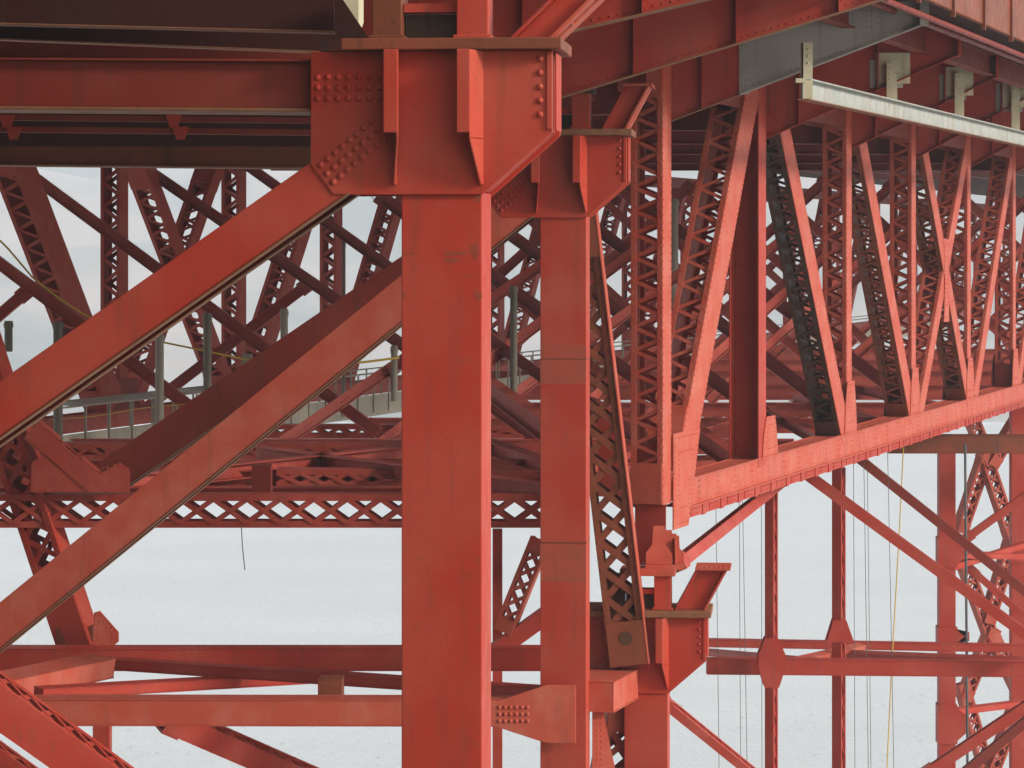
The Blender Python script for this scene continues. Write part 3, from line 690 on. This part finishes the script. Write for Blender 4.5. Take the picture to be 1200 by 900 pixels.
lstrut(-60, 642, 578, 617, 62, 'foremost lattice strut with diamond openings, lowest above the water')
lstrut(325, 660, 548, 571, 70, 'short-bar lattice strut just above the foremost one', pitch=.6, depth=.5, dy=3)
lstrut(-60, 700, 518, 538, 78, 'third lattice strut from the front, under the walkway', style='Z')
lstrut(300, 860, 497, 513, 86, 'fourth lattice strut from the front, level with the walkway edge', style='Z')
lstrut(560, 960, 482, 495, 96, 'farthest lattice strut, between the second column and blackened diagonal', style='Z')
def lat(A, B, w, h, lab, mat='far'):
    o = empty('lateral_girder', A, lab, 'girder', 'lateral girders in the bridge floor')
    ibeam('beam', A, B, V((0,1,0)) if abs((B-A).normalized().y) < .7 else V((1,0,0)), w, h, mat, o, t=.03, riv=True); return o
zf = -5.7
def Z(px, d, z=zf): return at_x(px, d, z)
lat(Z(150,66.5), Z(470,76), .45, .4, 'floor girder rising from the left gusset towards the widest column')
lat(Z(300,76), Z(640,64), .45, .4, 'floor girder falling right behind the widest column to the foremost strut')
lat(Z(560,80), Z(765,61.5), .45, .4, 'floor girder falling right to the near end of the truss')
lat(Z(640,66), Z(880,92), .45, .4, 'floor girder running back from the second column past the truss end')
lat(Z(-40,70,-5.9), Z(640,70.5,-5.9), .4, .4, 'straight floor girder directly behind the foremost strut')
lat(Z(-40,82,-5.95), Z(930,82,-5.95), .4, .45, 'straight floor girder crossing the middle of the bridge floor')
lat(Z(430,91,-5.9), Z(1040,91,-5.9), .4, .5, 'straight floor girder behind the blackened diagonal foot')
lat(Z(560,100,-5.9), Z(1100,100,-5.9), .4, .5, 'straight floor girder crossing far back between the truss posts')
for k, (d, lab) in enumerate(((121,'straight floor girder first behind the walkway pipes, far right gap'),(133,'straight floor girder far back, second of the hazy far set'),(147,'straight floor girder far back, third of the hazy far set'))):
    lat(Z(xF(d)-5,d,-5.8), Z(xN(d),d,-5.8), .5, .75, lab)
lat(Z(-40,66.5,-5.95), Z(640,66.5,-5.95), .4, .3, 'thin straight floor girder hard behind the foremost strut')
lat(Z(-40,74,-6.0), Z(640,74,-6.0), .4, .55, 'straight floor girder with rivets above the short-bar strut')
lat(Z(600,110,-5.8), Z(1180,110,-5.8), .4, .6, 'farthest straight floor girder, low behind the truss posts')
lat(Z(700,74,-5.9), Z(985,76.5,-5.9), .4, .4, 'straight floor girder reaching the third truss post')
lat(Z(700,68,-5.8), Z(885,68,-5.8), .4, .4, 'straight floor girder reaching the solid red post')
for xa, da, xb, db, lab in ((790,62,900,76,'short floor brace falling behind the solid post foot'), (900,96,985,77,'short floor brace behind the blackened diagonal'), (930,105,1062,86,'short floor brace behind the third truss post'),
                            (1000,112,1128,94,'short floor brace behind the fourth truss post')):
    lat(Z(xa,da), Z(xb,db), .4, .35, lab)
lat(P(652,455,85), P(772,520,62), .35, .45, 'sloping red girder between the second column and truss end')
lat(P(575,455,80), P(640,503,66), .35, .55, 'sloping red girder in the slot between the two big columns')
lat(P(800,497,80), P(868,545,70), .35, .5, 'sloping red girder falling to the foot of the solid post')
# gusset where the dark brace meets the strut
gn = empty('gusset_node', P(110,555,61.5), 'big riveted gusset where two braces meet above the lattice strut, left', 'gusset')
gusset([P(x,y,61.3) for x, y in ((36,577),(37,542),(58,530),(110,560),(140,542),(152,550),(152,577))], (0,.03,0), 'far', gn, (FRONT, .2, .06), name='plate')
bb = laced('vee_brace', P(38,503,61.5), P(112,566,61.5), V((0,1,0)), .45, .42, 'far', None, 'Z', .09, .5, .6, label='short riveted brace falling to the big left gusset from the left edge', cat='brace')
m = MB(); m.box(P(296,0,64).x, P(318,0,64).x, 63.8, 64.3, P(0,577,64).z, P(0,545,64).z); m.build('strut_post', 'dim', None, label='short dark post on the foremost lattice strut, left of the widest column', cat='post')
m = MB(); q = P(305,560,63.7)
m.build('post_fill','dim') if False else None
# bracing under the foremost strut, between columns
o = laced('hanger_brace', P(634,632,66), P(590,741,66), V((1,-.2,.35)), .48, .3, 'truss', None, 'X', .08, .42, .35, label='small laced brace in the slot between the two big columns, above the lower strut', cat='brace')
m = MB(); m.bar(P(583,620,67), P(583,960,67), V((.24,0,0)), V((0,.3,0))); m.build('slim_post', 'red', None, label='slim red post beside the right edge of the widest column', cat='post')
m = MB(); m.bar(P(560,778,66), P(660,706,66), V((0,.4,0)), V((0,0,.5)))
m.build('slot_brace', 'red', None, label='short plain brace rising right in the slot between the two big columns', cat='brace')

# ------------------------------------------------------------------ lower frame at the left
def bb(x0, y0, d0, x1, y1, d1, hpx, dep, lab, mat='red', cat='beam', name='box_beam', side=(0,1,0), lip=None):
    A, B = P(x0, y0, d0), P(x1, y1, d1); h = hpx/F*(d0+d1)/2
    o = empty(name, A, lab, cat); boxbeam('box', A, B, side, dep, h, mat, o, lip=lip); return o
bb(-60, 832, 54.9, 640, 833, 54.9, 31, .6, 'front lower beam crossing just above the bottom left water', 'truss')
bb(-60, 771, 61, 640, 771, 61, 26, .6, 'rear lower beam crossing behind, darker and slightly higher', 'red')
bb(112, 776, 60.5, 488, 801, 56.0, 13, .35, 'thin flat brace from the leaning leg foot towards the front lower beam', 'red', name='flat_brace', cat='brace')
bb(45, 812, 55.3, 392, 792, 60.5, 12, .35, 'thin flat brace rising right between the two lower beams', 'red', name='flat_brace', cat='brace')
bb(365, 792, 60.5, 640, 812, 55.4, 13, .35, 'thin flat brace falling right behind the widest column', 'red', name='flat_brace', cat='brace')
bb(-30, 812, 55, 118, 780, 60, 24, .7, 'short bright box brace from the left edge to the leaning leg foot', 'truss', name='box_brace', cat='brace')
m = MB(); m.box(P(374,0,56).x, P(402,0,56).x, 55.6, 56.4, P(0,818,56).z, P(0,794,56).z); m.build('joint_block', 'brown', None, label='short brown block joining the thin braces left of the widest column', cat='block')
o = laced('leaning_leg', P(96,764,62), P(-46,334,62), V((1,-.28,.33)), .82, .6, 'red', None, 'X', .12, .62, 1.7, riv=1, label='leaning laced leg at the left edge, standing on the rear lower beam', cat='leg')
lg = empty('leg_shoe', P(118,757,61.3), 'faceted riveted shoe plate at the foot of the leaning laced leg', 'gusset')
gusset([P(x,y,61.2) for x, y in ((110,762),(110,718),(117,716),(139,741),(139,752),(126,762))], (0,.05,0), 'truss', lg, (FRONT, .13, .12), name='plate')
m = MB(); m.box(P(65,0,61.6).x, P(108,0,61.6).x, 61.7, 62.2, P(0,762,61.6).z, P(0,735,61.6).z); m.build('back_plate', 'brown', lg)
def latbox(x0, y0, d0, x1, y1, d1, w, h, lab, mat='red'):
    return laced('laced_diagonal', P(x0,y0,d0), P(x1,y1,d1), V((0,1,.0)), w, h, mat, None, 'X', .11, .62, .5, riv=1, label=lab, cat='brace')
latbox(-70, 772, 50.5, 190, 958, 54, .75, .75, 'big laced diagonal crossing the bottom left corner')
latbox(-60, 850, 57, 90, 958, 58, .6, .6, 'smaller laced diagonal below the big one in the bottom left corner', 'red')
latbox(190, 838, 60, 420, 938, 64, .65, .5, 'laced diagonal falling right from the lower beams at the bottom', 'red')
m = MB(); m.bar(P(120,848,58), P(120,900,58), V((.36,0,0)), V((0,.36,0))); m.build('stub_post', 'red', None, label='short red stub hanging under the lower beams near the left', cat='post')
# strut gusset on the second column
gs = empty('strut_gusset', P(640,836,54.3), 'bolted tapering gusset joining the front lower beam to the second column', 'gusset')
m = MB(); m.prism([P(x,y,54.25) for x, y in ((560,818),(582,822),(640,803),(675,803),(675,871),(640,871),(582,852),(560,848))], (0,.05,0))
m.build('plate', 'truss', gs)
m = MB()
for r in range(3):
    for c in range(6): m.rivet(P(585+6.6*c, 829+8*r, 54.25), FRONT, .045)
m.build('bolt', 'truss', gs)
# box beam from second column to the low column, and the members on it
bb(692, 816, 55.1, 752, 784, 61.0, 34, .95, 'short bright box beam between the second column and low column', 'truss', side=TR)
m = MB(); m.prism([P(x,y,55.3) for x, y in ((694,832),(706,826),(712,860),(722,905),(694,905))], (0,.04,0)); m.rivets(P(700,838,55.3), P(700,900,55.3), FRONT, .13, .02); m.rivets(P(705,838,55.3), P(705,900,55.3), FRONT, .13, .02)
m.build('side_gusset', 'truss', None, label='narrow bright riveted plate at the foot of the second column, right side', cat='gusset')
inc = laced('inclined_leg', P(738,778,57.6), P(676,250,57.6), V((1,-.10,.12)), .80, .62, 'brown', None, 'X', .14, .62, .95, riv=1, label='brown-stained perforated leg leaning beside the second column', cat='leg')
fr = Fr(P(738,778,57.6), P(676,250,57.6), V((1,-.10,.12)))
m = MB(); fr.box(m, 0, fr.L, .404, .43, -.36, .36); m.build('lit_flange', 'truss', inc)  # sun-facing edge of the brown leg, its brightness put into the paint
for side in (-1, 1):
    pass
m = MB(); c = fr.p(.6, 0, 0); q = c + (fr.u if fr.u.y < 0 else -fr.u)*.362
nn = (fr.u if fr.u.y < 0 else -fr.u)
m.add([q + (fr.s*math.cos(k*.5236) + fr.t*math.sin(k*.5236))*.15 + nn*.003 for k in range(12)], [tuple(range(12))]); m.build('hand_hole_shade', 'soot', inc)  # flat dark disc, painted as the shaded inside of a hole
o = laced('lower_laced_leg', P(734,812,58.5), P(700,1010,58.5), V((1,.25,0)), .85, .6, 'truss', None, 'X', .14, .7, .8, riv=1, label='bright laced leg under the short box beam at the bottom edge', cat='leg')

# ------------------------------------------------------------------ lower frames at the right
def slim(px, y0, y1, wpx, d, lab, gus, lace=True):
    A, B = P(px, y0, d), P(px, y1, d); w = wpx/F*d
    o = empty('slim_column', B, lab, 'column')
    fr = Fr(A, B, V((math.cos(.5), -math.sin(.5), 0))); m = MB()
    laced('shaft', A, B, V((math.cos(.45), -math.sin(.45), 0)).cross(UP), w*.95, w*.8, 'red', o, 'X', .09, .55, .4)
    m = MB(); R = V((math.cos(.45), -math.sin(.45), 0)); c = P(px-1, (gus[1]+gus[3])/2, d)
    return o
def slimcol(px, y0, y1, wpx, d, lab, gus):
    w = wpx/F*d; o = empty('slim_column', P(px, y1, d), lab, 'column', 'slim lower columns under the truss')
    th = math.radians(25); X = V((math.cos(th), -math.sin(th), 0)); Y = V((math.sin(th), math.cos(th), 0))
    A, B = P(px, y1, d), P(px, y0, d); ww = w*.62/math.cos(th); dd = w*.42/math.sin(th)
    fr = Fr(A, B, X); m = MB()
    for s_ in (-1, 1):                     # plates facing the camera
        b0, b1 = sorted((s_*(dd/2-.02), s_*dd/2)); fr.box(m, 0, fr.L, -ww/2, ww/2, b0, b1)
        for t_ in (-1, 1):
            a0, a1 = sorted((t_*(ww/2), t_*(ww/2-.02))); c0, c1 = sorted((s_*(dd/2-.021), s_*(dd/2-.10))); fr.box(m, 0, fr.L, a0, a1, c0, c1)
    sh = m.build('shaft', 'red', o)
    m = MB(); fr.lace(m, dd, ww/2-.06, 1, 'X', .07, dd*1.5, fr.L-34, fr.L-.2, plane='b'); m.build('lacing', 'red', sh)
    m = MB(); c = lambda x, y: P(x, y, d-dd/2-.06)
    m.prism([c(*q) for q in gus], (0,.04,0)); m.build('gusset_plate', 'red', o)
    m = MB(); m.prism([q2+V((0,dd+.1,0)) for q2 in [c(*q) for q in gus]], (0,.03,0)); m.build('gusset_plate', 'red', o)
slimcol(904, 575, 2100, 16, 84, 'nearest slim column below the truss chord, with an eight-sided gusset', [(897,748),(912,748),(921,768),(921,782),(913,806),(896,806),(889,782),(889,768)])
slimcol(983, 548, 2000, 17, 92, 'second slim column below the truss chord, laced on its right side', [(977,727),(992,727),(1001,753),(969,753)])
def lowcol(px, w, d, y0, lab, plates):
    o = empty('lower_tower_column', P(px, 900, d), lab, 'column', 'far tower columns at the right'); m = MB(); W = w/F*d
    A = P(px, y0, d); m.box(A.x-W/2, A.x+W/2, d, d+W, 0, A.z); m.build('shaft', 'red', o)
    for y1, y2 in plates:
        m = MB(); m.box(A.x-W/2-.05, A.x+W/2+.06, d-.05, d+W+.05, P(0,y2,d).z, P(0,y1,d).z)
        m.prism([P(px+w/2,y1+2,d-.03), P(px+w/2+16,y1+16,d-.03), P(px+w/2+16,y2-16,d-.03), P(px+w/2,y2-2,d-.03)], (0,.05,0)); m.build('band_plate', 'red', o)
lowcol(1110.5, 19, 102, 520, 'plain tower column standing in the water gap near the right edge', [(735,757),(630,665),(826,872)])
lowcol(1194, 17, 112, 470, 'plain tower column at the very right edge', [(640,660)])
bb(1040, 520, 100, 1290, 520, 100, 21, .8, 'brown-red beam behind the truss chord near the right edge', 'brown')
bb(828, 753, 98, 1290, 761, 98, 9, .4, 'thin rear rail of the lower right frame, top line', 'red')
bb(828, 780, 85, 1290, 784, 85, 18, .5, 'broad front beam of the lower right frame', 'red')
bb(828, 764, 97, 985, 778, 86, 5, .3, 'thin flat brace left of the slim columns in the lower right frame', 'truss', name='flat_brace', cat='brace')
bb(915, 779, 86, 1010, 757, 97, 6, .3, 'thin flat brace rising between the two slim columns', 'truss', name='flat_brace', cat='brace')
bb(965, 766, 96, 1200, 776, 86, 8, .4, 'thin flat brace falling right from the second slim column', 'red', name='flat_brace', cat='brace')
def rd(x0, y0, d0, x1, y1, d1, hpx, lab, mat='red', lace=True):
    A, B = P(x0,y0,d0), P(x1,y1,d1); h = hpx/F*(d0+d1)/2
    laced('laced_diagonal', A, B, V((.15,1,0)), h*1.3, h*.85, mat, None, 'X', .07, .5, .5, label=lab, cat='brace')
rd(921, 538, 84, 1230, 764, 84, 14, 'long smooth diagonal falling right from the chord above the first slim column', 'red')
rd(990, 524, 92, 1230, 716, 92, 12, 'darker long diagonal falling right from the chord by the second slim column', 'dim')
rd(792, 662, 62, 930, 553, 77, 14, 'diagonal rising right from the bearing to the truss chord', 'red')
rd(770, 815, 60, 930, 945, 66, 12, 'laced diagonal falling right from the low column at the bottom edge', 'red')
rd(1134, 664, 106, 1230, 748, 106, 9, 'short diagonal falling right from the gusset of the plain tower column', 'red')
rd(1128, 634, 108, 1230, 560, 108, 10, 'short diagonal rising right from the gusset of the plain tower column', 'red')
rd(1080, 910, 90, 1230, 809, 90, 14, 'smooth diagonal rising right in the bottom right corner', 'red')
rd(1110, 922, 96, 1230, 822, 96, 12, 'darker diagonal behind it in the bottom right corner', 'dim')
bb(1115, 665, 103, 1215, 634, 108, 7, .3, 'small strut rising right from the plain tower column, upper', 'red', name='small_strut', cat='strut')
bb(1122, 650, 103, 1215, 652, 108, 7, .3, 'small level strut joining the two plain tower columns', 'red', name='small_strut', cat='strut')
bb(1115, 834, 103, 1215, 822, 108, 7, .3, 'small strut between the tower columns above the corner diagonals', 'red', name='small_strut', cat='strut')
for x0, y0, x1, y1, lab in ((1156,530,1124,624,'upper left brace of the lattice cross between the tower columns'), (1152,530,1186,632,'upper right brace of the lattice cross between the tower columns'),
    (1186,632,1156,730,'lattice brace falling left below the small struts'), (1122,640,1166,760,'lattice brace falling right beside the plain tower column'),
    (1164,735,1128,820,'lattice brace reaching down left under the frame beam'), (1160,740,1192,806,'lattice brace reaching down right under the frame beam'),
    (1190,830,1152,930,'lattice brace leaving the bottom edge to the left'), (1126,800,1164,930,'lattice brace leaving the bottom edge to the right'),
    (1200,480,1160,545,'lattice brace above the brown-red beam, falling left'), (1130,470,1160,545,'lattice brace behind the chord, falling right')):
    laced('cross_brace', P(x0,y0,114), P(x1,y1,114), V((1,.3,.3)), .55, .5, 'truss', None, 'X', .08, .5, .5, label=lab, cat='brace')

# ------------------------------------------------------------------ pale runway beam with hangers
def pr(px, py): return P(px, py, 58.2*(1756-940)/(1756-px))
rb = empty('runway_beam', pr(940,110), 'long pale rusting channel beam hung below the floor beams, upper right', 'beam')
def vpl(y940, px): return HY + (y940-HY)*(1756-px)/(1756-940)
def strip(y_a, y_b, xoff0, xoff1, mat, nm, x0=940, x1=1330):
    m = MB(); d0, d1 = dd_(x0), dd_(x1)
    A0, A1 = pr(x0, vpl(y_a,x0)), pr(x0, vpl(y_b,x0)); B0, B1 = pr(x1, vpl(y_a,x1)), pr(x1, vpl(y_b,x1))
    o0, o1 = V((xoff0,0,0)), V((xoff1,0,0))
    m.hexa([A1+o0, A1+o1, B1+o1, B1+o0, A0+o0, A0+o1, B0+o1, B0+o0]); return m.build(nm, mat, rb)
def dd_(px): return 58.2*(1756-940)/(1756-px)
strip(94, 115.5, 0, .03, 'pale', 'web'); strip(92, 94, -.02, .20, 'pale', 'flange'); strip(115.5, 117, -.12, .16, 'tan', 'flange')
m = MB()
q = pr(941,104); m.box(q.x-.03, q.x+.20, q.y-.06, q.y-.01, pr(941,116).z, pr(941,50).z); m.box(q.x-.03, q.x, q.y-.06, q.y+.2, pr(941,116).z, pr(941,50).z)
m.box(q.x-.16, q.x+.05, q.y-.1, q.y+.1, pr(941,97).z, pr(941,92).z)
for k in range(3): m.rivet(V((q.x+.1, q.y-.06, pr(941,58+8*k).z)), FRONT, .03)
m.build('hanger', 'cream', rb)
for hx_, yt, plx, d in ((1045,74,(1026,1066,62,98),67.8), (1124,86,(1108,1140,79,112),76.5), (1190,100,(1174,1206,90,126),85.0)):
    yb = vpl(100, hx_); q = P(hx_, yt, d-.25); w = .13
    m = MB(); m.box(q.x-w, q.x+w, d-.30, d-.27, P(0,yb,d).z-.05, q.z); m.box(q.x-.02, q.x+.02, d-.27, d-.08, P(0,yb,d).z-.05, q.z)
    for k in range(3): m.rivet(V((q.x-.06, d-.30, q.z-.12-k*.14)), FRONT, .03)
    m.build('hanger', 'cream', rb)
    m = MB(); m.box(P(plx[0],0,d).x, P(plx[1],0,d).x, d-.075, d-.035, P(0,plx[3],d).z, P(0,plx[2],d).z); m.build('backing_plate', 'cream', rb)
    m = MB(); m.box(P(plx[0]-7,0,d).x, P(plx[1]-8,0,d).x, d-.033, d-.02, P(0,plx[3]+5,d).z, P(0,plx[2]+8,d).z); m.build('patch', 'grey', rb)
m = MB(); m.tube([P(*q, 74) for q in ((1127,66),(1127,72),(1134,72),(1134,60),(1140,42),(1147,25),(1148,15),(1143,9),(1132,8))], .05, 8)
m.build('conduit', 'pale', None, label='bent pale conduit pipe hanging between two red floor beam ends', cat='pipe')
# cluttered deck edge at the top right corner
m = MB(); m.bar(P(1150,-8,82), P(1230,34,74), V((0,.5,0)), V((0,0,.5))); m.bar(P(1120,20,80), P(1215,62,76), V((0,.3,0)), V((0,0,.25)))
for k in range(10): m.rivet(P(1155+7*k, -3+3.6*k, 78), FRONT, .06)
m.build('edge_girder', 'truss', None, label='riveted orange girder ends in the top right corner under the deck edge', cat='girder')

# ------------------------------------------------------------------ walkway with railing
def pW(px, z): d = KW/(1756-px); return V(((px-600)/F*d, d, EYE+z))
wk = empty('walkway', pW(75,-6.1), 'pale maintenance walkway with grey railing crossing behind the braces', 'walkway')
m = MB(); A, B = pW(40,-6.0), pW(1100,-6.0); fr = Fr(A, B, TR)
fr.box(m, 0, fr.L, -.55, .55, -.05, .05); fr.box(m, 0, fr.L, .551, .60, -.42, .38); m.build('deck_board', 'concrete', wk)
def posts(off, k, zlo, zhi, wd):
    m = MB(); m.bar(fr.p(k,off,0)+UP*zlo, fr.p(k,off,0)+UP*zhi, TR*.05, LG*wd); first = m.build('railing_post', 'rail', wk); n = 1
    while k + 1.5*n < fr.L and n < 40:
        c_ = first.copy(); C.collection.objects.link(c_); c_.location = fr.t*1.5*n; n += 1
posts(.63, .5, -.25, 1.25, .06)
m = MB(); m.tube([fr.p(0,.63,0)+UP*1.25, fr.p(fr.L,.63,0)+UP*1.25], .035, 6); m.tube([fr.p(0,-.6,0)+UP*1.3, fr.p(fr.L,-.6,0)+UP*1.3], .03, 6)
m.bar(fr.p(1.5,0,0)+UP*1.27, fr.p(14,0,0)+UP*1.27, TR*1.0, UP*.03)
m.build('handrail', 'rail', wk)
posts(-.6, 1.2, 0, 1.3, .05)
for px, y0, y1, d, r, mt, lab in ((68,377,516,80,.14,'pipe','dark upright pipe at the left, crossing behind the big smooth brace'), (187,392,500,82,.13,'rail','pale upright pipe on the walkway between two sway braces'),
     (243,367,516,79,.12,'pipe','dark upright pipe right of the pale one on the walkway'), (10,376,412,80,.12,'pipe','short dark pipe end at the left edge'),
     (333,362,470,84,.12,'rail','pale upright pipe above the dark red brace'), (403,282,470,96,.06,'pipe','thin dark pipe beside the far post left of the widest column'), (462,405,470,85,.11,'rail','pale pipe hard against the left edge of the widest column'),
     (602,335,464,86,.12,'pipe','dark pipe in the slot between the two big columns'), (788,233,440,100,.22,'rail','thick pale pipe behind the broad leaning truss member')):
    m = MB(); m.tube([P(px,y1,d), P(px,y0,d)], r, 10); m.tube([P(px,y0+8,d), P(px,y0+2,d)], r*1.18, 10); m.build('upright_pipe', mt, None, label=lab, cat='pipe')
m = MB(); m.box(P(283,0,86).x, P(295,0,86).x, 86, 86.3, P(0,430,86).z, P(0,415,86).z); m.build('junction_box', 'rail', None, label='small grey box on the walkway railing at the yellow rope end', cat='box')
def rope(pts, d, r, mat, name, lab, cat):
    m = MB(); m.tube([P(x,y,d) for x, y in pts], r, 6); m.build(name, mat, None, label=lab, cat=cat)
rope([(-10,272),(10,292),(38,325),(70,350),(100,369),(140,388),(195,402),(240,411),(296,423)], 84, .032, 'rope', 'rope', 'long yellow rope sagging from the left edge to the small grey box', 'rope')
rope([(404,426),(430,424),(468,419)], 80, .04, 'rope', 'rope', 'short yellow rope on the railing left of the widest column', 'rope')
rope([(60,492),(110,488),(170,478),(235,472)], 82, .015, 'rope', 'cord', 'thin yellow cord low over the walkway, left', 'cord')
rope([(1059,520),(1053,640),(1045,780),(1038,930)], 95, .022, 'rope', 'hanging_rope', 'thin yellow rope hanging in the water gap left of the tower column', 'rope')
rope([(283,617),(284,640),(287,668)], 61, .012, 'wire', 'loose_wire', 'short loose wire dangling under the lattice strut', 'wire')
for x0, x1, d, lab in ((838,843,90,'leftmost thin wire hanging right of the bearing'), (866,868,92,'thin wire hanging between bearing and first slim column, leftmost of the close pair'), (869,876,92,'thin wire right of the close pair by the first slim column'),
                   (897-5,898-5,94,'thin wire hugging the first slim column'), (1000,1002,90,'thin wire right beside the second slim column'), (1012,1018,90,'thin wire hanging a little right of the second slim column'),
                   (1016,1021,94,'second thin wire right of the second slim column'), (1040,1048,90,'thin wire just left of the yellow hanging rope'), (1131,1134,98,'dark wire hanging right of the plain tower column')):
    rope([(x0,520),((x0*2+x1)/3,650),(x1,930)], d, .011 if x0 != 1131 else .05, 'wire', 'hanging_wire', lab, 'wire')

# ------------------------------------------------------------------ haze
hz_m, n, l = node_mat('haze_air'); n.remove(n['Principled BSDF']); pv = n.new('ShaderNodeVolumePrincipled')
pv.inputs['Density'].default_value = .00034; pv.inputs['Color'].default_value = (.82,.87,.94,1)
l.new(pv.outputs['Volume'], n['Material Output'].inputs['Volume'])
m = MB(); m.box(-3400, 3600, -150, 4800, -1, 520); m.build('haze', hz_m, kind='stuff')

for o in bpy.data.objects:
    if o.type == 'MESH' and o.name.split('.')[0] in ('shaft','head','core','top_plate','stiffener','stub_post','web','box','plate','edge_plate','bearing_plate','flange') and len(o.data.polygons) < 60:
        b = o.modifiers.new('edge', 'BEVEL'); b.width = .012; b.segments = 2; b.limit_method = 'ANGLE'; b.angle_limit = .7
